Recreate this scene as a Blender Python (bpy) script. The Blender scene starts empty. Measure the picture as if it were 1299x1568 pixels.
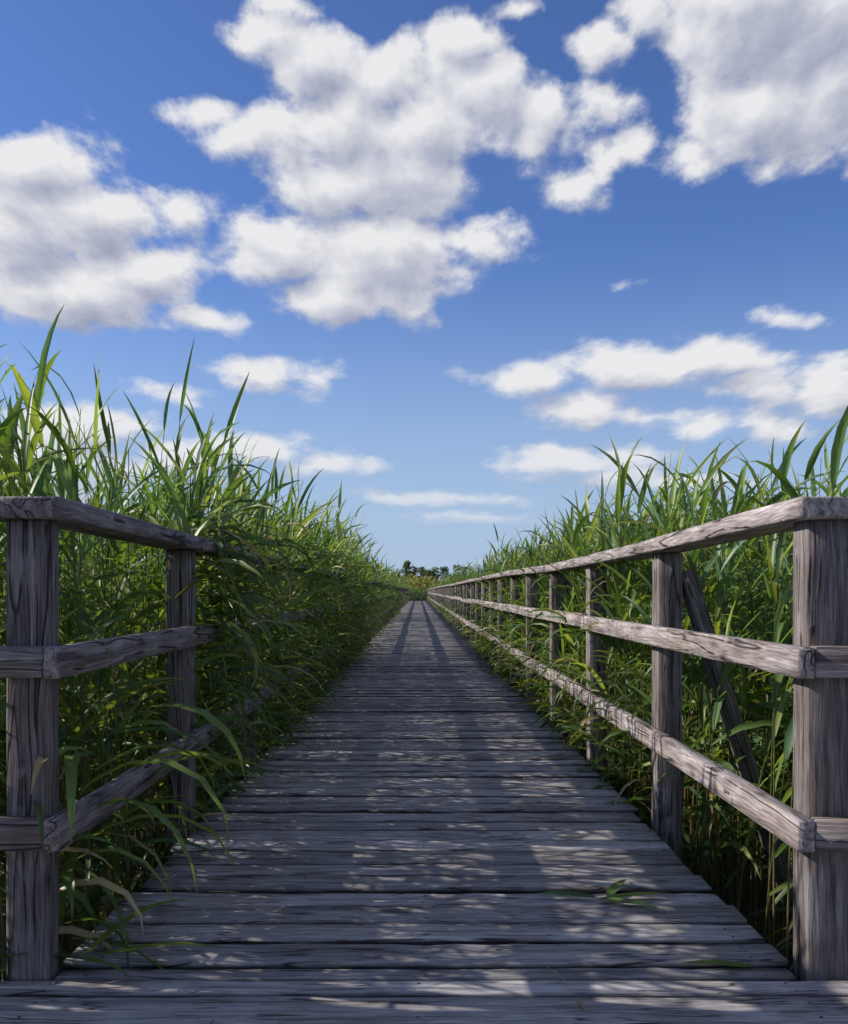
import bpy, math, random
import numpy as np
from mathutils import Vector

random.seed(7)
RNG = np.random.default_rng(11)
scene = bpy.context.scene
F = 1452.0; CAMH = 0.97

# ------------------------------------------------------------------ helpers
def link(o, parent=None):
    scene.collection.objects.link(o)
    if parent: o.parent = parent
    return o

def empty(name):
    e = bpy.data.objects.new(name, None)
    return link(e)

def make_mesh(name, verts, quads, tris=None, attrs=None, mat=None, smooth=False, parent=None):
    me = bpy.data.meshes.new(name)
    verts = np.asarray(verts, dtype=np.float32)
    nq = len(quads); nt = 0 if tris is None else len(tris)
    loops = np.asarray(quads, dtype=np.int32).ravel()
    starts = np.arange(nq, dtype=np.int32) * 4
    if nt:
        loops = np.concatenate([loops, np.asarray(tris, dtype=np.int32).ravel()])
        starts = np.concatenate([starts, nq * 4 + np.arange(nt, dtype=np.int32) * 3])
    me.vertices.add(len(verts)); me.vertices.foreach_set('co', verts.ravel())
    me.loops.add(len(loops)); me.loops.foreach_set('vertex_index', loops)
    me.polygons.add(nq + nt); me.polygons.foreach_set('loop_start', starts)
    me.update(calc_edges=True)
    if smooth:
        me.polygons.foreach_set('use_smooth', np.ones(nq + nt, dtype=bool))
    if attrs:
        for k, (typ, arr) in attrs.items():
            a = me.attributes.new(k, typ, 'POINT')
            key = {'FLOAT': 'value', 'FLOAT_VECTOR': 'vector', 'FLOAT_COLOR': 'color'}[typ]
            a.data.foreach_set(key, np.asarray(arr, dtype=np.float32).ravel())
    if mat: me.materials.append(mat)
    o = bpy.data.objects.new(name, me)
    return link(o, parent)

class NT:
    def __init__(s, tree): s.t = tree
    def n(s, typ, **kw):
        nd = s.t.nodes.new(typ)
        for k, v in kw.items():
            setattr(nd, k, v)
        return nd
    def l(s, a, b): s.t.links.new(a, b)
    def math(s, op, a, b=None, c=None, clamp=False):
        nd = s.n('ShaderNodeMath', operation=op); nd.use_clamp = clamp
        for i, x in enumerate((a, b, c)):
            if x is None: continue
            if isinstance(x, (int, float)): nd.inputs[i].default_value = x
            else: s.l(x, nd.inputs[i])
        return nd.outputs[0]
    def vmath(s, op, a, b=None, c=None):
        nd = s.n('ShaderNodeVectorMath', operation=op)
        for i, x in enumerate((a, b, c)):
            if x is None: continue
            if isinstance(x, (tuple, list)): nd.inputs[i].default_value = x
            else: s.l(x, nd.inputs[i])
        return nd.outputs[0]
    def ramp(s, fac, stops):
        nd = s.n('ShaderNodeValToRGB')
        el = nd.color_ramp.elements
        while len(el) < len(stops): el.new(0.5)
        for e, (p, c) in zip(el, stops):
            e.position = p
            e.color = (c, c, c, 1) if isinstance(c, (int, float)) else (*c, 1)
        s.l(fac, nd.inputs[0]); return nd.outputs[0]
    def noise(s, vec, scale, detail=4, rough=0.55, col=False):
        nd = s.n('ShaderNodeTexNoise'); nd.inputs['Scale'].default_value = scale
        nd.inputs['Detail'].default_value = detail; nd.inputs['Roughness'].default_value = rough
        if vec is not None: s.l(vec, nd.inputs['Vector'])
        return nd.outputs['Color' if col else 'Fac']
    def mixc(s, fac, a, b, mode='MIX'):
        nd = s.n('ShaderNodeMix', data_type='RGBA', blend_type=mode)
        for sock, x in ((nd.inputs[0], fac), (nd.inputs[6], a), (nd.inputs[7], b)):
            if isinstance(x, (int, float)): sock.default_value = x
            elif isinstance(x, tuple): sock.default_value = (*x, 1)
            else: s.l(x, sock)
        return nd.outputs[2]

def new_mat(name):
    m = bpy.data.materials.new(name); m.use_nodes = True
    m.node_tree.nodes.clear()
    g = NT(m.node_tree); out = g.n('ShaderNodeOutputMaterial')
    return m, g, out

# ------------------------------------------------------------------ materials
def wood_mat(name, light, mid, dark, brown, finec=(.5, 1.35), grain=48, crk=(1.6, 30, .022, .48)):
    m, g, out = new_mat(name)
    gc = g.n('ShaderNodeAttribute', attribute_name='gc').outputs['Vector']
    rnd = g.n('ShaderNodeAttribute', attribute_name='brnd').outputs['Fac']
    warp = g.noise(g.vmath('MULTIPLY', gc, (3, 6, 6)), 1.0, 1, col=True)
    w2 = g.vmath('MULTIPLY', g.vmath('SUBTRACT', warp, (.5, .5, .5)), (0.02, 0.03, 0.03))
    p = g.vmath('ADD', gc, w2)
    g1 = g.noise(g.vmath('MULTIPLY', p, (2.2, grain, grain)), 1.0, 4, 0.65)
    g2 = g.noise(g.vmath('MULTIPLY', p, (9, 260, 260)), 1.0, 2, 0.6)
    blot = g.noise(gc, 4.5, 3, 0.6)
    crack = g.noise(g.vmath('MULTIPLY', p, (crk[0], crk[1], crk[1])), 1.0, 1, 0.5)
    crack = g.math('ABSOLUTE', g.math('SUBTRACT', crack, 0.5))
    crackm = g.math('SUBTRACT', 1.0, g.math('DIVIDE', crack, crk[2], clamp=True))
    cgate = g.ramp(blot, [(crk[3], 0), (crk[3] + .07, 1)])
    crackm = g.math('MULTIPLY', crackm, cgate)
    vor = g.n('ShaderNodeTexVoronoi'); vor.inputs['Scale'].default_value = 1.0
    g.l(g.vmath('MULTIPLY', p, (3.2, 9, 9)), vor.inputs['Vector'])
    knot = g.ramp(vor.outputs['Distance'], [(0.05, 1.0), (0.16, 0.0)])
    base = g.ramp(g1, [(0.33, dark), (0.48, mid), (0.64, light)])
    base = g.mixc(g.ramp(blot, [(0.42, 0.0), (0.72, 0.75)]), base, brown)
    fine = g.ramp(g2, [(0.32, finec[0]), (0.68, finec[1])])
    base = g.mixc(1.0, base, fine, 'MULTIPLY')
    comb = g.n('ShaderNodeCombineColor')
    for i in range(3): g.l(rnd, comb.inputs[i])
    base = g.mixc(1.0, base, comb.outputs[0], 'MULTIPLY')
    base = g.mixc(g.math('MULTIPLY', knot, 0.75), base, (0.045, 0.032, 0.026))
    base = g.mixc(g.math('MULTIPLY', crackm, 0.92), base, (0.012, 0.010, 0.010))
    h = g.math('SUBTRACT', g1, g.math('MULTIPLY', crackm, 0.8))
    b = g.n('ShaderNodeBump'); b.inputs['Strength'].default_value = 0.85
    b.inputs['Distance'].default_value = 0.007
    g.l(h, b.inputs['Height'])
    bs = g.n('ShaderNodeBsdfPrincipled')
    g.l(base, bs.inputs['Base Color']); bs.inputs['Roughness'].default_value = 0.8
    bs.inputs['Specular IOR Level'].default_value = 0.2
    g.l(b.outputs[0], bs.inputs['Normal']); g.l(bs.outputs[0], out.inputs[0])
    return m

M_RAIL = wood_mat('weathered_rail_wood', (0.42, 0.37, 0.35), (0.27, 0.232, 0.222), (0.095, 0.076, 0.076), (0.20, 0.145, 0.115), (.58, 1.3), 48, (1.1, 24, .030, .43))
M_DECK = wood_mat('weathered_deck_wood', (0.56, 0.525, 0.50), (0.41, 0.382, 0.362), (0.19, 0.174, 0.168), (0.30, 0.258, 0.225), (.64, 1.25), 40, (1.6, 30, .026, .46))

def leaf_mat(name, trans=0.35, spec=0.35):
    m, g, out = new_mat(name)
    col = g.n('ShaderNodeAttribute', attribute_name='lcol').outputs['Color']
    bs = g.n('ShaderNodeBsdfPrincipled'); g.l(col, bs.inputs['Base Color'])
    bs.inputs['Roughness'].default_value = 0.42
    bs.inputs['Specular IOR Level'].default_value = spec
    tr = g.n('ShaderNodeBsdfTranslucent')
    tc = g.mixc(1.0, col, (1.6, 1.6, 0.65), 'MULTIPLY'); g.l(tc, tr.inputs[0])
    mx = g.n('ShaderNodeMixShader'); mx.inputs[0].default_value = trans
    g.l(bs.outputs[0], mx.inputs[1]); g.l(tr.outputs[0], mx.inputs[2]); g.l(mx.outputs[0], out.inputs[0])
    return m
M_LEAF = leaf_mat('reed_leaf', .38, .45)
M_TREE = leaf_mat('tree_foliage', 0.3, 0.1)

def ground_mat():
    m, g, out = new_mat('marsh_ground')
    pos = g.n('ShaderNodeNewGeometry').outputs['Position']
    a = g.noise(pos, 0.35, 6, 0.6); b = g.noise(pos, 14, 5, 0.7)
    c = g.ramp(a, [(0.35, (0.04, 0.06, 0.02)), (0.65, (0.08, 0.09, 0.03))])
    c = g.mixc(g.ramp(b, [(0.4, 0.0), (0.7, 0.8)]), c, (0.03, 0.024, 0.015))
    bs = g.n('ShaderNodeBsdfPrincipled'); g.l(c, bs.inputs['Base Color']); bs.inputs['Roughness'].default_value = 0.95
    bp = g.n('ShaderNodeBump'); bp.inputs['Distance'].default_value = 0.05; g.l(b, bp.inputs['Height'])
    g.l(bp.outputs[0], bs.inputs['Normal']); g.l(bs.outputs[0], out.inputs[0])
    return m
M_GROUND = ground_mat()

def metal_mat():
    m, g, out = new_mat('rusty_screw')
    bs = g.n('ShaderNodeBsdfPrincipled')
    c = g.ramp(g.noise(None, 300, 2), [(0.3, (0.05, 0.04, 0.035)), (0.7, (0.12, 0.09, 0.07))])
    g.l(c, bs.inputs['Base Color']); bs.inputs['Roughness'].default_value = 0.6
    bs.inputs['Metallic'].default_value = 0.5
    g.l(bs.outputs[0], out.inputs[0]); return m
M_SCREW = metal_mat()

# ------------------------------------------------------------------ boards
class Boards:
    def __init__(s): s.v = []; s.q = []; s.gc = []; s.r = []; s.nv = 0
    def add(s, p0, p1, w, t, up=(0, 0, 1), nseg=6, jit=0.0015, ch=0.005, bend=0.0, br=(0.8, 1.15), edge=1.0):
        p0 = np.array(p0, float); p1 = np.array(p1, float)
        d = p1 - p0; L = np.linalg.norm(d); d /= L
        up = np.array(up, float); side = np.cross(d, up); side /= np.linalg.norm(side); up = np.cross(side, d)
        a, b = w / 2, t / 2; ch = min(ch, a * .4, b * .4)
        cs = np.array([(-a + ch, -b), (a - ch, -b), (a, -b + ch), (a, b - ch), (a - ch, b), (-a + ch, b), (-a, b - ch), (-a, -b + ch)])
        off = RNG.uniform(-40, 40, 3); rnd = RNG.uniform(*br)
        ts = np.linspace(0, 1, nseg + 1)
        e = min(0.004 / L, 0.02)
        ts = np.concatenate([[0, e], ts[1:-1], [1 - e, 1]])
        bv = RNG.normal(0, 1, 2) * bend
        base = s.nv; rings = len(ts)
        cj = RNG.normal(0, jit, (8, 2)) * .5
        rr = np.full(8, rnd); rr[[2, 3, 6, 7]] *= edge
        for i, tt in enumerate(ts):
            sc = 1.0 if 0 < i < rings - 1 else 1 - 0.004 / min(a, b)
            j = cj + RNG.normal(0, jit * 0.35, (8, 2))
            bow = 4 * tt * (1 - tt) * bv
            loc = cs * sc + j + bow
            pts = p0 + d * (L * tt) + loc[:, :1] * side + loc[:, 1:] * up
            s.v.append(pts)
            gc = np.column_stack([np.full(8, L * tt), loc[:, 0], loc[:, 1]]) + off
            s.gc.append(gc); s.r.append(rr)
        for i in range(rings - 1):
            for k in range(8):
                k2 = (k + 1) % 8
                s.q.append((base + i * 8 + k, base + i * 8 + k2, base + (i + 1) * 8 + k2, base + (i + 1) * 8 + k))
        for r0, rev in ((base, True), (base + (rings - 1) * 8, False)):
            caps = [(0, 1, 2, 7), (7, 2, 3, 6), (6, 3, 4, 5)]
            for c in caps:
                f = [r0 + k for k in c]
                s.q.append(tuple(f[::-1]) if rev else tuple(f))
        s.nv += rings * 8
    def build(s, name, mat, parent=None):
        return make_mesh(name, np.vstack(s.v), np.array(s.q), None,
                         {'gc': ('FLOAT_VECTOR', np.vstack(s.gc)), 'brnd': ('FLOAT', np.concatenate(s.r))}, mat, False, parent)

# ------------------------------------------------------------------ boardwalk deck
XL, XR = -0.92, 0.965
END = 92.0
walk = empty('boardwalk')
B = Boards()
y = 2.378
first = True
screws = []
while y < END:
    w = 0.138 + random.uniform(-0.014, 0.010)
    if first: w = 0.072; first = False
    gap = random.uniform(0.014, 0.026)
    near = y < 12
    a = random.uniform(-0.015, 0.015); b = random.uniform(-0.015, 0.015)
    dz = random.uniform(-0.008, 0.003); sk = random.uniform(-0.005, 0.005); tz = random.uniform(-0.002, 0.002)
    B.add((XL + a, y + w / 2 + sk, -0.02 + dz + tz), (XR + b, y + w / 2 - sk, -0.02 + dz - tz), w, 0.04, nseg=22 if near else 4, jit=0.0040 if near else 0.001, ch=0.008, bend=0.0015, br=(.58, 1.10), edge=.12)
    if near:
        for sx in (XL + .08, 0.02, XR - .08):
            for f in (.25, .75): screws.append((sx + random.uniform(-.008, .008), y + w * f, dz))
    y += w + gap
y = 2.368
while y > -1.6:
    w = 0.150 + random.uniform(-0.006, 0.006)
    if y > 2.36: w = 0.085
    dz = random.uniform(-0.003, 0.001)
    B.add((-2.9, y - w / 2, -0.02 + dz), (2.9, y - w / 2 + random.uniform(-.003, .003), -0.02 + dz), w, 0.04, nseg=40, jit=0.003, ch=.008, bend=0.001, br=(.75, 1.05), edge=.12)
    for sx in (-0.9, 0.0, 0.92):
        for f in (.25, .75): screws.append((sx + random.uniform(-.01, .01), y - w * f, dz))
    y -= w + 0.019
B.build('planks', M_DECK, walk)
B = Boards()
for x in (XL + .09, 0.02, XR - .09):
    B.add((x, -1.6, -0.14), (x, END, -0.14), 0.07, 0.17, nseg=40, br=(.25, .35))
yy = -1.0
while yy < END:
    B.add((XL + .0, yy, -0.28), (XR, yy, -0.28), 0.09, 0.10, nseg=3)
    B.add((XL + .1, yy, -0.8), (XL + .1, yy, -0.335), 0.1, 0.1, up=(0, 1, 0), nseg=3)
    B.add((XR - .1, yy, -0.8), (XR - .1, yy, -0.335), 0.1, 0.1, up=(0, 1, 0), nseg=3)
    yy += 3.0
B.build('joists', M_DECK, walk)
v = []; tr = []
for (sx, sy, sz) in screws:
    b0 = len(v); v.append((sx, sy, sz + 0.0025))
    for k in range(8):
        v.append((sx + .0045 * math.cos(k * math.pi / 4), sy + .0045 * math.sin(k * math.pi / 4), sz + 0.0015))
    for k in range(8): tr.append((b0, b0 + 1 + k, b0 + 1 + (k + 1) % 8))
make_mesh('screws', v, np.zeros((0, 4), int), tr, None, M_SCREW, False, walk)

# ------------------------------------------------------------------ railings
def railing(side, seed):
    random.seed(seed)
    R = Boards()
    s = side
    xi = 0.98 if s > 0 else 0.925
    ys = [2.38]
    while ys[-1] < END - 1.5: ys.append(ys[-1] + 1.5 + random.uniform(-.04, .04))
    tops = []
    for i, y in enumerate(ys):
        top = 1.150 if i == 0 else 1.122 + random.uniform(-.014, .010) + (0.012 if s < 0 else 0)
        tops.append(top)
        pw = 0.108 if i == 0 else 0.10
        dx = random.uniform(-.006, .006)
        pd = 0.10 if s > 0 or i > 0 else 0.066
        R.add((s * (xi + pw / 2), y + pd / 2, -0.75), (s * (xi + pw / 2) + (dx if i else 0), y + pd / 2 + (random.uniform(-.01, .01) if i else 0), top), pw, pd, up=(0, 1, 0), nseg=16 if i < 5 else 3, jit=0.0012, ch=0.003, br=(.60, .68) if i == 0 else (.7, .95))
        if i % 2 == 1 and not (s < 0 and i == 1):
            R.add((s * (xi + 0.125), y + 0.03, 1.05), (s * (xi + 0.62), y + 0.03, -0.5), 0.09, 0.06, up=(s, 0, 0), nseg=6, ch=.003, br=(.6, .75))
    def zr(k): return {0: 1.176, 1: 0.792, 2: 0.364}[k]
    for k in range(3):
        i = 0
        while i < len(ys) - 1:
            st = 1 if (i == 0 and k == 0) else random.choice((2, 2, 3))
            j = min(i + st, len(ys) - 1)
            y0 = ys[i] + (0.052 if i else -0.046); y1 = ys[j] + 0.048
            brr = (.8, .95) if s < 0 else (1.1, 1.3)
            if k == 0:
                z0 = tops[i] + 0.027; z1 = tops[j] + 0.027
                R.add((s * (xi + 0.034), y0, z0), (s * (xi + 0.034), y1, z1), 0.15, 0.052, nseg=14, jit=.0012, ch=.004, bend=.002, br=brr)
            else:
                z0 = zr(k) + random.uniform(-.010, .010) * (1 if i else 0); z1 = zr(k) + random.uniform(-.012, .010)
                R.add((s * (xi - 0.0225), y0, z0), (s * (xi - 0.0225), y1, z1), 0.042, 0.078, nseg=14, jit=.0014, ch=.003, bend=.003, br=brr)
            i = j
    xo = 2.85
    for k in (1, 2):
        R.add((s * (xi + 0.001), 2.358, zr(k) + .002), (s * xo, 2.358, zr(k) + random.uniform(-.01, .01)), 0.040, 0.078, nseg=12, jit=.0014, ch=.003, br=(.8, .95))
    R.add((s * (xi + 0.112), 2.405, 1.177), (s * xo, 2.405, 1.172), 0.145, 0.052, nseg=10, ch=.003, br=(.8, .95))
    for x in (xi + 0.95, xi + 1.75):
        R.add((s * x, 2.43, -0.75), (s * x, 2.43, 1.148), 0.1, 0.1, up=(0, 1, 0), nseg=6, ch=.003)
    return R
railing(-1, 3).build('wooden_railing', M_RAIL)
railing(1, 5).build('wooden_railing', M_RAIL)
R = Boards()
for z, w, t in ((1.17, 0.14, 0.05), (0.79, 0.042, 0.08), (0.365, 0.042, 0.08)):
    R.add((-1.0, END + .3, z), (1.05, END + .3, z), w, t)
for x in (-0.95, -0.3, 0.35, 1.0):
    R.add((x, END + .38, -.7), (x, END + .38, 1.14), .1, .1, up=(0, 1, 0))
R.build('wooden_railing', M_RAIL)

# ------------------------------------------------------------------ reeds
class Foliage:
    def __init__(s): s.V = []; s.Q = []; s.C = []; s.n = 0
    def push(s, v, q, c):
        s.V.append(v); s.Q.append(q + s.n); s.C.append(c); s.n += len(v)
    def leaves(s, O, az, el, kap, L, W, col, tipcol, roll, twist, wind, fold=True):
        n = len(O)
        if n == 0: return
        S = np.array([0, .10, .28, .48, .68, .86, 1.0]) if fold else np.array([0, .3, .65, 1.0])
        prof = np.array([.30, .72, 1.0, .92, .66, .32, .03]) if fold else np.array([.45, 1, .7, .04])
        m = len(S); P = O.copy(); prev = None
        across = 3 if fold else 2
        V = np.zeros((n, m, across, 3)); C = np.ones((n, m, across, 4))
        for i in range(m):
            si = S[i]
            th = el - kap * si ** 1.4
            d = np.column_stack([np.cos(th) * np.cos(az), np.cos(th) * np.sin(az), np.sin(th)]) + wind * (si ** 1.2)
            d /= np.linalg.norm(d, axis=1)[:, None]
            if i > 0: P = P + (d + prev) * 0.5 * (L * (S[i] - S[i - 1]))[:, None]
            prev = d
            sd = np.column_stack([-np.sin(az), np.cos(az), np.zeros(n)])
            sd -= d * np.sum(sd * d, axis=1)[:, None]; sd /= np.linalg.norm(sd, axis=1)[:, None]
            nm = np.cross(sd, d)
            r = (roll + twist * si)[:, None]
            s2 = sd * np.cos(r) + nm * np.sin(r); n2 = nm * np.cos(r) - sd * np.sin(r)
            w = (W * prof[i] * 0.5)[:, None]
            if fold:
                V[:, i, 0] = P - s2 * w; V[:, i, 1] = P + n2 * w * 0.45; V[:, i, 2] = P + s2 * w
            else:
                V[:, i, 0] = P - s2 * w; V[:, i, 1] = P + s2 * w
            k = max(0, (si - .45) / .55) ** 2
            cc = col * (1 - k) + tipcol * k
            C[:, i, :, :3] = cc[:, None, :]
            if fold: C[:, i, 1, :3] *= 1.25
        base = (np.arange(n) * m * across)[:, None]
        q = []
        for i in range(m - 1):
            for a in range(across - 1):
                q.append((i * across + a, i * across + a + 1, (i + 1) * across + a + 1, (i + 1) * across + a))
        q = np.array(q)
        Q = (base[:, :, None] + q[None]).reshape(-1, 4)
        s.push(V.reshape(-1, 3), Q, C.reshape(-1, 4))
    def stems(s, X, Y, H, lean, zg, rad, col, nr=6):
        n = len(X)
        ts = np.linspace(0, 1, nr)
        V = np.zeros((n, nr, 3, 3)); C = np.ones((n, nr, 3, 4))
        for i, t in enumerate(ts):
            c = np.column_stack([X, Y, np.full(n, zg) + H * t]); c[:, :2] += lean * t ** 2.1
            for k in range(3):
                a = k * 2.094
                r = rad * (1 - .7 * t)
                V[:, i, k] = c + np.column_stack([r * math.cos(a), r * math.sin(a), np.zeros(n)])
            f = min(1, max(0, (t - .30) / .35))
            C[:, i, :, :3] = (np.array([.30, .24, .13]) * (1 - f) + np.array([.16, .21, .065]) * f) * col[:, None, None]
        base = (np.arange(n) * nr * 3)[:, None]
        q = []
        for i in range(nr - 1):
            for k in range(3):
                k2 = (k + 1) % 3
                q.append((i * 3 + k, i * 3 + k2, (i + 1) * 3 + k2, (i + 1) * 3 + k))
        Q = (base[:, :, None] + np.array(q)[None]).reshape(-1, 4)
        s.push(V.reshape(-1, 3), Q, C.reshape(-1, 4))
    def build(s, name, mat, parent=None):
        return make_mesh(name, np.vstack(s.V), np.vstack(s.Q), None, {'lcol': ('FLOAT_COLOR', np.vstack(s.C))}, mat, True, parent)

ZG = -0.55
GREENS = np.array([(.100, .165, .036), (.140, .200, .044), (.072, .128, .042), (.185, .225, .054), (.085, .148, .062)])
DEAD = np.array([(.36, .28, .15), (.26, .20, .11), (.40, .33, .18)])

def reeds(fo, X, Y, H, side, nleaf, fold, edge, wmul=1.0, tmin=.2):
    keep = ~((np.abs(X) < 1.6) & (Y > 2.95) & (Y < 3.95) & (X > 0) & (RNG.uniform(0, 1, len(X)) < .75))
    X, Y, H = X[keep], Y[keep], H[keep]
    n = len(X)
    zg = ZG
    ed = edge * np.clip((Y - 3.7) / .8, 0, 1)
    lean = RNG.normal(0, .09, (n, 2)) + np.array([.05, -.02])
    lean[:, 0] += -side * ed * RNG.uniform(.0, .34, n)
    near0 = (Y < 3.9) & (np.abs(X) < 1.5)
    lean[near0, 0] = side * np.abs(lean[near0, 0])
    tint = RNG.uniform(.75, 1.25, n)
    fo.stems(X, Y, H * .93, lean, zg, np.full(n, .0048) * RNG.uniform(.8, 1.5, n) * (1 if fold else 1.5), tint, 6 if fold else 4)
    az0 = RNG.uniform(0, 2 * math.pi, n)
    for i in range(nleaf):
        t = tmin + (1 - tmin) * ((i + RNG.uniform(0, .9, n)) / nleaf) ** .85
        t = np.clip(t, 0, .985)
        O = np.column_stack([X, Y, zg + H * .93 * t]); O[:, :2] += lean * (t ** 2.1)[:, None]
        az = az0 + i * math.pi + RNG.normal(0, .55, n)
        bx = np.cos(az) + (-side) * .7 * ed + .15; by = np.sin(az) - .1
        bx = np.where(near0, bx + side * .9, bx)
        az = np.arctan2(by, bx)
        topn = np.clip((t - .70) / .28, 0, 1)
        el = np.radians(RNG.uniform(30, 66, n)) * (1 - topn) + np.radians(RNG.uniform(56, 88, n)) * topn
        kap = RNG.uniform(.6, 2.5, n) * (1 - topn * RNG.uniform(.3, .9, n))
        L = RNG.uniform(.28, .58, n) * (1 - .20 * topn)
        W = RNG.uniform(.014, .036, n) * wmul
        gi = RNG.integers(0, 5, n)
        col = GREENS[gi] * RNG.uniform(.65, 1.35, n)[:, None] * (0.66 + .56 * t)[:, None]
        dead = (RNG.uniform(0, 1, n) < np.clip(.62 - t * 1.35, .035, 1))
        col[dead] = DEAD[RNG.integers(0, 3, dead.sum())] * RNG.uniform(.5, 1.0, dead.sum())[:, None]
        kap[dead] += 1.2; W[dead] *= .55; L[dead] *= .7
        tip = col * np.array([1.15, 1.05, .9])
        brt = RNG.uniform(0, 1, n) < .14
        tip[brt] = np.array([.30, .23, .10])
        wind = np.column_stack([RNG.normal(.12, .16, n), RNG.normal(-.04, .16, n), RNG.normal(0, .05, n)])
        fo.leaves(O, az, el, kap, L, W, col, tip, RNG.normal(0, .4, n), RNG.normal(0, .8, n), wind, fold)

def scatter(n, x0, x1, y0, y1): return RNG.uniform(x0, x1, n), RNG.uniform(y0, y1, n)
def hfun(X, Y, side):
    n = len(X)
    wob = .07 * np.sin(Y * .9 + side) + .08 * np.sin(Y * 2.3 + X * 1.7) + .05 * np.sin(X * 3.1 - Y * .6)
    if side < 0: base = 2.27 - .27 * np.clip((5.0 - Y) / 2.2, 0, 1) - .10 * np.clip((Y - 14) / 10, 0, 1)
    else: base = 2.02 - .12 * np.clip((4.6 - Y) / 2, 0, 1)
    return base + wob + RNG.normal(0, .15, n) + .05 * np.clip(X - 1.2, 0, 2)

for side in (-1, 1):
    fo = Foliage()
    e0 = 1.08 if side > 0 else 1.03
    n = 380 if side < 0 else 420
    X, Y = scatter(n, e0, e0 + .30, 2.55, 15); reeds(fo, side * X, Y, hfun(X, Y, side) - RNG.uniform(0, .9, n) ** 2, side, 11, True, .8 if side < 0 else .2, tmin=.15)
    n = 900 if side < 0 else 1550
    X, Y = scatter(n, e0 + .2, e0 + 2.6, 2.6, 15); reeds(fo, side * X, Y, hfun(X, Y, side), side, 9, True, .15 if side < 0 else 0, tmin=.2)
    # short under-storey shoots that close the base of the bed
    n = 420
    X, Y = scatter(n, e0, e0 + 1.6, 2.6, 14); reeds(fo, side * X, Y, RNG.uniform(.8, 1.5, n), side, 7, True, .1, tmin=.2)
    n = 170 if side < 0 else 300
    X, Y = scatter(n, e0 + 2.6, e0 + 4.5, 2.6, 15); reeds(fo, side * X, Y, hfun(X, Y, side), side, 9, False, 0, tmin=.3)
    n = 24 if side < 0 else 40
    X, Y = scatter(n, 3.1, 4.5, -1, 2.6); reeds(fo, side * X, Y, hfun(X, Y, side) - .1, side, 8, True, 0)
    n = 340
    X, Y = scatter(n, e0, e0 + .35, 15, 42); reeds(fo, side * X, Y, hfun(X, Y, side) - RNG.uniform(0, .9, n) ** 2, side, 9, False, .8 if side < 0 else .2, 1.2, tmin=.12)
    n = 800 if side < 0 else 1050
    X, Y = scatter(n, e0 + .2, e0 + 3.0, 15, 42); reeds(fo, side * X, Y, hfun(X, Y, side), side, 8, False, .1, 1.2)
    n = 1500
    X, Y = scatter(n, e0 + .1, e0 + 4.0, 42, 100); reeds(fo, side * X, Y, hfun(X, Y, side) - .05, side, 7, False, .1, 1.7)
    n = 800
    X, Y = scatter(n, -.2, 9.0, 94.5, 101); reeds(fo, side * X, Y, hfun(X, Y, side) - .45, side, 8, False, 0, 2.0)
    if side < 0:
        X = RNG.uniform(1.16, 1.75, 16); Y = RNG.uniform(2.75, 3.5, 16)
        reeds(fo, -X, Y, RNG.uniform(2.0, 2.36, 16), side, 9, True, 0, 1.15, tmin=.3)
    fo.build('reed_bed', M_LEAF)

def tufts(side, n, y0, y1, fo, reach=1.0, fold=True, zmin=-.15, zmax=.85, elr=(0, 65), wm=1.0):
    e0 = 1.0 if side > 0 else .96
    X, Y = scatter(n, e0 - .02, e0 + .10, y0, y1); X = X * side
    Y += .35 * np.sin(Y * 3.7)
    Z = RNG.uniform(zmin, zmax, n)
    O = np.column_stack([X, Y, Z])
    az = (math.pi if side > 0 else 0) + RNG.normal(0, .75, n)
    el = np.radians(RNG.uniform(elr[0], elr[1], n)); kap = RNG.uniform(1.0, 2.6, n)
    L = RNG.uniform(.18, .46, n) * reach; W = RNG.uniform(.012, .032, n) * wm
    col = GREENS[RNG.integers(0, 5, n)] * RNG.uniform(.6, 1.15, n)[:, None]
    dd = RNG.uniform(0, 1, n) < .15
    col[dd] = DEAD[RNG.integers(0, 3, dd.sum())]
    fo.leaves(O, az, el, kap, L, W, col, col * 1.1, RNG.normal(0, .4, n), RNG.normal(0, .8, n), RNG.normal(0, .1, (n, 3)), fold)
fo = Foliage()
tufts(-1, 560, 3.6, 15, fo, 1.0, True, -.15, .6); tufts(-1, 700, 15, 45, fo, 1.0, False)
tufts(-1, 560, 4.15, 15, fo, 1.2, True, .5, 1.35, (-10, 50))
tufts(-1, 130, 3.75, 5.0, fo, 1.3, True, .5, 1.30, (-10, 45), 1.15)
tufts(-1, 26, 2.6, 3.4, fo, 1.1, True, -.1, .5, (0, 45), 1.2)
tufts(-1, 420, 15, 40, fo, 1.15, False, .5, 1.35, (-10, 50))
tufts(1, 300, 4.1, 15, fo, .8, True, -.15, .5); tufts(1, 500, 15, 45, fo, .7, False, -.15, .5)
tufts(-1, 400, 45, 92, fo, 1.2, False); tufts(1, 400, 45, 92, fo, .9, False, -.15, .5)
fo.build('edge_grass', M_LEAF)

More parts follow.
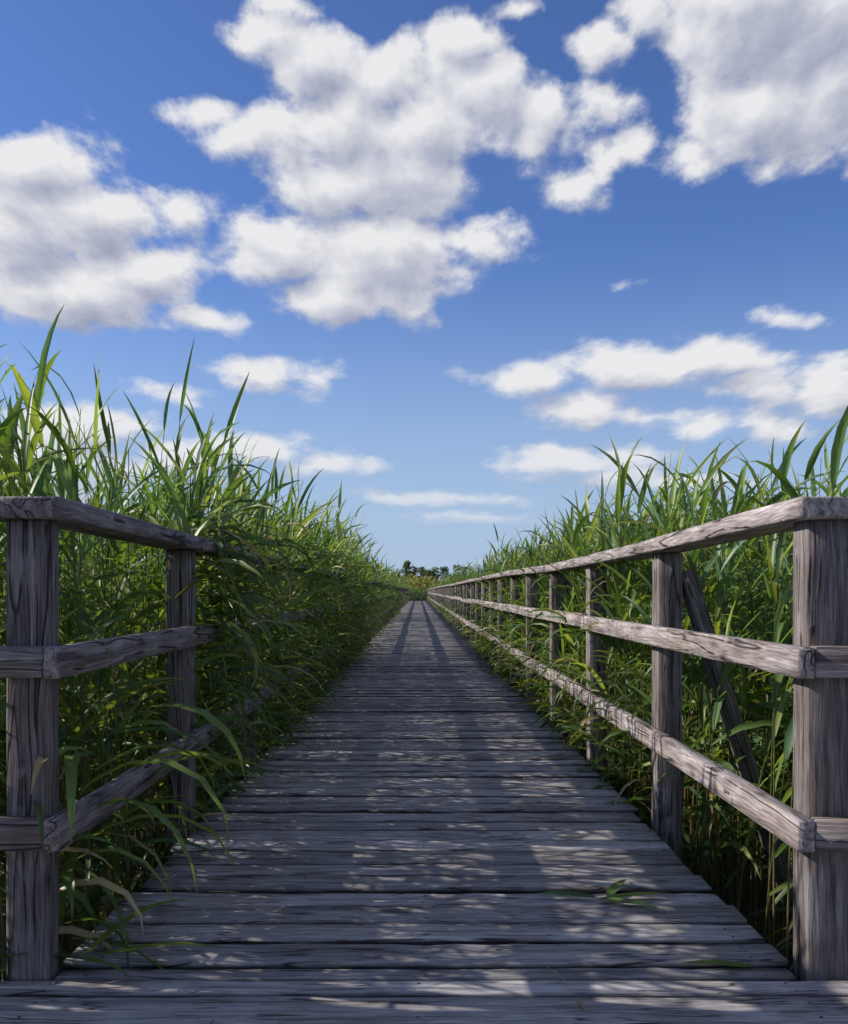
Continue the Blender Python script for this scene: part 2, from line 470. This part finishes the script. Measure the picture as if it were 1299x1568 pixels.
fo = Foliage()
spec = [(-.93, 2.62, .42, -18, 40, 2.3, .62), (-.92, 2.66, .36, -35, 25, 1.9, .56), (-.90, 2.60, .30, 8, 30, 2.2, .54),
        (-.92, 2.70, .46, 30, 35, 2.4, .50), (-.86, 2.46, .02, -8, 18, .5, .40), (-.86, 2.45, .02, 205, 22, .7, .30),
        (-.85, 2.44, .02, -48, 20, .6, .26), (-.87, 2.47, .02, 40, 38, 1.0, .34), (-.95, 2.6, .52, -70, 20, 2.2, .42),
        (-.9, 2.8, .55, 5, 15, 2.0, .5), (-.88, 3.0, .60, -20, 15, 1.8, .5), (-.90, 2.9, .28, -30, 35, 1.9, .5), (-.9, 3.1, .35, 10, 40, 2.2, .5),
        (.58, 2.98, .006, 8, 8, .35, .26), (.57, 2.98, .006, -40, 10, .35, .22), (.56, 2.99, .006, 175, 8, .3, .2), (.60, 2.99, .008, 60, 10, .4, .2),
        (.86, 2.44, .006, 175, 6, .25, .18)]
A = np.array(spec)
n = len(A)
col = GREENS[RNG.integers(0, 3, n)] * RNG.uniform(.8, 1.1, n)[:, None]
fo.leaves(A[:, :3].copy(), np.radians(A[:, 3]), np.radians(A[:, 4]), A[:, 5], A[:, 6], np.full(n, .036), col, col * 1.1, RNG.normal(0, .2, n), RNG.normal(0, .3, n), np.zeros((n, 3)), True)
n = 150
X = RNG.uniform(-.85, .9, n); X = np.sign(X) * np.abs(X) ** .5 * .93; Y = RNG.uniform(2.0, 11, n)
O = np.column_stack([X, Y, np.full(n, .006)])
col = DEAD[RNG.integers(0, 3, n)] * RNG.uniform(.7, 1.1, n)[:, None]
fo.leaves(O, RNG.uniform(0, 6.28, n), np.full(n, .12), np.full(n, .2), RNG.uniform(.03, .13, n), RNG.uniform(.003, .009, n), col, col, RNG.normal(0, .3, n), np.zeros(n), np.zeros((n, 3)), True)
fo.build('fallen_reed_leaves', M_LEAF)

# ------------------------------------------------------------------ ground
make_mesh('ground', [(-3000, -3000, ZG), (3000, -3000, ZG), (3000, 3000, ZG), (-3000, 3000, ZG)], np.array([(0, 1, 2, 3)]), None, None, M_GROUND)

# ------------------------------------------------------------------ distant trees
def tree_mass():
    V = []; Q = []; C = []; nv = 0
    def quadcloud(c, r, n, size, col):
        nonlocal nv
        u = RNG.normal(0, 1, (n, 3)); u /= np.linalg.norm(u, axis=1)[:, None]
        p = c + u * np.array(r) * (RNG.uniform(.25, 1, n) ** .5)[:, None]
        a = RNG.normal(0, 1, (n, 3)); a /= np.linalg.norm(a, axis=1)[:, None]
        b = np.cross(a, RNG.normal(0, 1, (n, 3))); b /= np.linalg.norm(b, axis=1)[:, None]
        s = (RNG.uniform(.5, 1.2, n) * size)[:, None]
        vv = np.stack([p - a * s, p + b * s * .6, p + a * s, p - b * s * .6], 1).reshape(-1, 3)
        V.append(vv); Q.append(nv + np.arange(n * 4).reshape(-1, 4))
        cc = np.ones((n, 4)); cc[:, :3] = np.array(col) * RNG.uniform(.6, 1.35, n)[:, None]
        C.append(np.repeat(cc, 4, 0)); nv += n * 4
    def trunk(x, y, h, r):
        nonlocal nv
        for k in range(5):
            if k == 0: p0 = np.array([x, y, ZG]); p1 = np.array([x, y, ZG + h * .85]); ra = r
            else:
                aa = RNG.uniform(0, 6.28); z = ZG + h * RNG.uniform(.25, .6)
                p0 = np.array([x, y, z]); p1 = p0 + np.array([math.cos(aa) * h * .2, math.sin(aa) * h * .2, h * .2]); ra = r * .4
            ring = []
            for (pp, rr) in ((p0, ra), (p1, ra * .25)):
                for q in range(6): ring.append(pp + rr * np.array([math.cos(q * 1.047), math.sin(q * 1.047), 0]))
            V.append(np.array(ring)); Q.append(nv + np.array([(q, (q + 1) % 6, 6 + (q + 1) % 6, 6 + q) for q in range(6)]))
            C.append(np.tile([.10, .08, .06, 1], (12, 1))); nv += 12
    def tree(x, y, h, wd=1.0):
        trunk(x, y, h, h * .02)
        for k in range(14):
            a = RNG.uniform(0, 6.28); f = RNG.uniform(.28, .9)
            env = (1 - ((f - .45) / .55) ** 2 if f > .45 else 1 - ((.45 - f) / .4) ** 2)
            rr = RNG.uniform(0, h * .26) * env * wd
            s = h * RNG.uniform(.09, .16) * (.5 + .6 * env)
            col = np.array((.125, .165, .085)) * RNG.uniform(.6, 1.4)
            quadcloud(np.array([x + rr * math.cos(a), y + rr * math.sin(a), ZG + h * f]), (s * wd, s * wd, s), 60, h * .032, col)
    def bush(x, y, h, col):
        for k in range(5):
            quadcloud(np.array([x + RNG.normal(0, h * .5), y + RNG.normal(0, 1), ZG + h * RNG.uniform(.3, .75)]), (h * .5, h * .5, h * .3), 70, h * .08, col)
    D = 200.0
    def pos(px): return (px - 640) * D / F
    for px, py, wd in ((548, 864, 1), (562, 860, 1.1), (576, 864, 1.2), (590, 870, 1.4), (606, 869, 1.2), (624, 856, .75), (634, 866, 1.1), (646, 866, 1.1), (656, 870, 1.3), (666, 862, .85), (681, 866, 1.2), (698, 864, 1.2), (714, 864, 1.2)):
        yy = D + RNG.uniform(-6, 6)
        tree(pos(px), yy, (905 - py) * D / F + CAMH - ZG, wd)
    for x in np.arange(-90, 90, 3.4):
        if -13 < x < 12: continue
        tree(x + RNG.normal(0, .8), D + RNG.uniform(-15, 25), RNG.uniform(5.5, 8), RNG.uniform(.8, 1.3))
    for x in np.arange(-95, 95, 1.4):
        bush(x, D + 12 + RNG.uniform(-3, 6), RNG.uniform(3.6, 5.6), np.array((.12, .16, .08)))
    for x in np.arange(-40, 40, 1.0):
        bush(x, 150 + RNG.uniform(-10, 10), RNG.uniform(2.8, 4.2), np.array(random.choice(((.26, .25, .08), (.20, .22, .07), (.30, .26, .10)))))
    return make_mesh('tree_line', np.vstack(V), np.vstack(Q), None, {'lcol': ('FLOAT_COLOR', np.vstack(C))}, M_TREE, False)
tree_mass()

# ------------------------------------------------------------------ sun + sky
EL = math.radians(32); AH = math.radians(9)
S = Vector((-math.cos(EL) * math.cos(AH), math.cos(EL) * math.sin(AH), math.sin(EL)))
sl = bpy.data.lights.new('sun', 'SUN'); sl.energy = 5.0; sl.angle = math.radians(.5); sl.color = (1.0, .95, .87)
so = bpy.data.objects.new('sun', sl); so.rotation_euler = S.to_track_quat('Z', 'Y').to_euler(); so.location = (-8, 3, 9); link(so)

w = bpy.data.worlds.new('World'); scene.world = w; w.use_nodes = True
w.cycles.sampling_method = 'MANUAL'; w.cycles.sample_map_resolution = 256
w.node_tree.nodes.clear()
g = NT(w.node_tree)
STR = 0.09
wout = g.n('ShaderNodeOutputWorld')
sky = g.n('ShaderNodeTexSky', sky_type='NISHITA'); sky.sun_disc = False
sky.sun_elevation = EL; sky.sun_rotation = math.atan2(S.x, S.y)
sky.altitude = 100; sky.air_density = 1.0; sky.dust_density = 0.5; sky.ozone_density = 2.0
skyc = g.mixc(1.0, sky.outputs[0], (0.76, 0.98, 1.50), 'MULTIPLY')

CL = [ # (centre, radii) of the cumulus lobes on the direction plane u=x/y, v=z/y (milli-units)
 (400, 62, 62, 42), (480, 95, 110, 62), (590, 120, 120, 75), (530, 190, 110, 75), (640, 190, 130, 75), (745, 150, 85, 80),
 (720, 62, 70, 40), (820, 190, 45, 65), (430, 5, 60, 30), (300, 185, 48, 24), (360, 222, 62, 32), (440, 215, 70, 60),
 (590, 280, 130, 70), (500, 290, 80, 42), (430, 375, 100, 58), (590, 400, 125, 85), (520, 450, 110, 46), (635, 445, 38, 52), (735, 360, 80, 34), (785, 350, 32, 28),
 (60, 250, 120, 60), (30, 340, 120, 100), (150, 330, 120, 65), (220, 410, 95, 60), (110, 440, 160, 66), (300, 482, 66, 22), (280, 325, 50, 35),
 (1190, 40, 170, 130), (1170, 170, 140, 90), (1290, 130, 90, 110), (1060, 250, 40, 30),
 (935, 165, 52, 36), (965, 215, 34, 34), (885, 275, 58, 32), (920, 255, 24, 40), (920, 75, 60, 36), (1000, 30, 60, 35), (800, 15, 60, 22), (870, 222, 22, 26),
 (815, 582, 90, 26), (960, 560, 130, 36), (1110, 552, 100, 34), (890, 625, 75, 30), (972, 642, 44, 18), (1070, 650, 55, 20), (1170, 596, 82, 34), (1270, 590, 75, 48), (1180, 650, 60, 30),
 (855, 706, 95, 26), (960, 700, 70, 20), (960, 436, 24, 6), (1205, 482, 22, 7),
 (400, 572, 92, 24), (485, 582, 36, 18), (265, 604, 42, 12), (110, 655, 130, 38), (60, 720, 160, 60), (385, 682, 90, 26), (500, 712, 85, 20), (280, 700, 100, 30),
 (620, 762, 78, 13), (730, 792, 80, 10), (690, 765, 110, 10), (1000, 735, 160, 18),
]
def field(P, det1, minr, wdet):
    sp = g.n('ShaderNodeSeparateXYZ'); g.l(P, sp.inputs[0])
    hv = g.math('MAXIMUM', g.math('SUBTRACT', 0.905, sp.outputs[1]), 0.0)
    pc = g.math('ADD', hv, 0.30)
    qu = g.math('DIVIDE', g.math('SUBTRACT', sp.outputs[0], 0.64), pc)
    qv = g.math('DIVIDE', 1.0, pc)
    qc = g.n('ShaderNodeCombineXYZ'); g.l(qu, qc.inputs[0]); g.l(qv, qc.inputs[1])
    wn = g.noise(qc.outputs[0], 5.0, wdet, 0.5, col=True)
    wsc = g.n('ShaderNodeVectorMath', operation='SCALE'); g.l(g.vmath('SUBTRACT', wn, (.5, .5, .5)), wsc.inputs[0])
    g.l(g.math('MULTIPLY', pc, 0.07), wsc.inputs['Scale'])
    P2 = g.vmath('MULTIPLY', g.vmath('ADD', P, wsc.outputs[0]), (1, 1, 0))
    acc = None
    for (cx, cy, rx, ry) in CL:
        if (rx * ry) ** .5 < minr: continue
        mv = g.vmath('MULTIPLY_ADD', P2, (1000 / rx, 1000 / ry, 0), (-cx / rx, -cy / ry, 0))
        ln = g.n('ShaderNodeVectorMath', operation='LENGTH'); g.l(mv, ln.inputs[0])
        r = (rx * ry) ** .5 / 1000
        val = g.math('MULTIPLY_ADD', ln.outputs['Value'], -r, r)
        acc = val if acc is None else g.math('SMOOTH_MAX', acc, val, 0.014)
    n1 = g.noise(qc.outputs[0], 9.0, det1, 0.58)
    amp = g.math('MULTIPLY', pc, 0.18)
    return g.math('ADD', g.math('MINIMUM', acc, 0.09), g.math('MULTIPLY', g.math('SUBTRACT', n1, 0.47), amp))
tc = g.n('ShaderNodeTexCoord')
sx = g.n('ShaderNodeSeparateXYZ'); g.l(tc.outputs['Generated'], sx.inputs[0])
ay = g.math('MAXIMUM', g.math('ABSOLUTE', sx.outputs[1]), 0.08)
uu = g.math('DIVIDE', sx.outputs[0], ay); vv = g.math('DIVIDE', sx.outputs[2], ay)
px = g.math('MULTIPLY_ADD', uu, F / 1000, 0.64)
py = g.math('MULTIPLY_ADD', vv, -F / 1000, 0.905)
cc = g.n('ShaderNodeCombineXYZ'); g.l(px, cc.inputs[0]); g.l(py, cc.inputs[1])
D = field(cc.outputs[0], 8, 0, 2)
D2 = field(g.vmath('ADD', cc.outputs[0], (-.018, -.034, 0)), 4, 36, 1)
def smooth(x, a, b, lo=0.0, hi=1.0):
    nd = g.n('ShaderNodeMapRange', interpolation_type='SMOOTHSTEP')
    g.l(x, nd.inputs[0]); nd.inputs[1].default_value = a; nd.inputs[2].default_value = b
    nd.inputs[3].default_value = lo; nd.inputs[4].default_value = hi
    return nd.outputs[0]
el = sx.outputs[2]
haze = smooth(el, -0.02, 0.36, 0.94, 0.0)
skyc = g.mixc(haze, skyc, (4.6, 6.1, 8.2))
alpha = smooth(D, -0.012, 0.032)
alpha = g.math('MULTIPLY', alpha, smooth(el, 0.0, 0.16, 0.4, 1.0))
diff = g.math('SUBTRACT', D, D2)
shade = g.math('MULTIPLY_ADD', diff, 9.5, 0.74)
thick = smooth(D, 0.03, 0.12, 0.0, 0.34)
shade = g.math('SUBTRACT', shade, thick, clamp=True)
ccol = g.ramp(shade, [(0.0, (3.3, 3.8, 5.3)), (0.45, (5.3, 5.6, 6.8)), (1.0, (9.2, 9.2, 9.4))])
ccol = g.mixc(smooth(el, 0.0, 0.2, 0.35, 0.0), ccol, skyc)
bgA = g.n('ShaderNodeBackground'); bgA.inputs[1].default_value = STR
g.l(g.mixc(alpha, skyc, ccol), bgA.inputs[0])
# the rest of the sky: the same scattered cumulus, from one noise
zc = g.math('ADD', g.math('MAXIMUM', el, 0.0), 0.22)
oc = g.n('ShaderNodeCombineXYZ'); g.l(g.math('DIVIDE', sx.outputs[0], zc), oc.inputs[0]); g.l(g.math('DIVIDE', sx.outputs[1], zc), oc.inputs[1])
on = g.noise(oc.outputs[0], 2.2, 4, 0.55)
edge = g.math('MAXIMUM', g.math('ABSOLUTE', uu), vv)
oa = g.math('MULTIPLY', smooth(on, 0.50, 0.62), g.math('MAXIMUM', smooth(edge, .95, 1.2), g.math('LESS_THAN', sx.outputs[1], 0.0)))
oa = g.math('MULTIPLY', oa, smooth(el, 0.0, 0.2))
bgB = g.n('ShaderNodeBackground'); bgB.inputs[1].default_value = STR
g.l(g.mixc(oa, skyc, (6.9, 7.0, 7.7)), bgB.inputs[0])
inside = g.math('MULTIPLY', g.math('LESS_THAN', edge, 0.92), g.math('GREATER_THAN', sx.outputs[1], 0.0))
inside = g.math('MULTIPLY', inside, g.math('GREATER_THAN', el, 0.0))
mx = g.n('ShaderNodeMixShader'); g.l(inside, mx.inputs[0]); g.l(bgB.outputs[0], mx.inputs[1]); g.l(bgA.outputs[0], mx.inputs[2])
g.l(mx.outputs[0], wout.inputs[0])

# ------------------------------------------------------------------ camera
cam = bpy.data.cameras.new('camera'); co = bpy.data.objects.new('camera', cam); link(co)
co.location = (0, 0, CAMH); co.rotation_euler = (math.radians(90), 0, 0)
cam.sensor_fit = 'HORIZONTAL'; cam.sensor_width = 36; cam.lens = F / 1299 * 36
cam.shift_y = 121 / 1299; cam.shift_x = 9.5 / 1299
cam.clip_end = 8000; cam.clip_start = .02
scene.camera = co
scene.view_settings.view_transform = 'Standard'
scene.view_settings.look = 'None'; scene.view_settings.exposure = 0
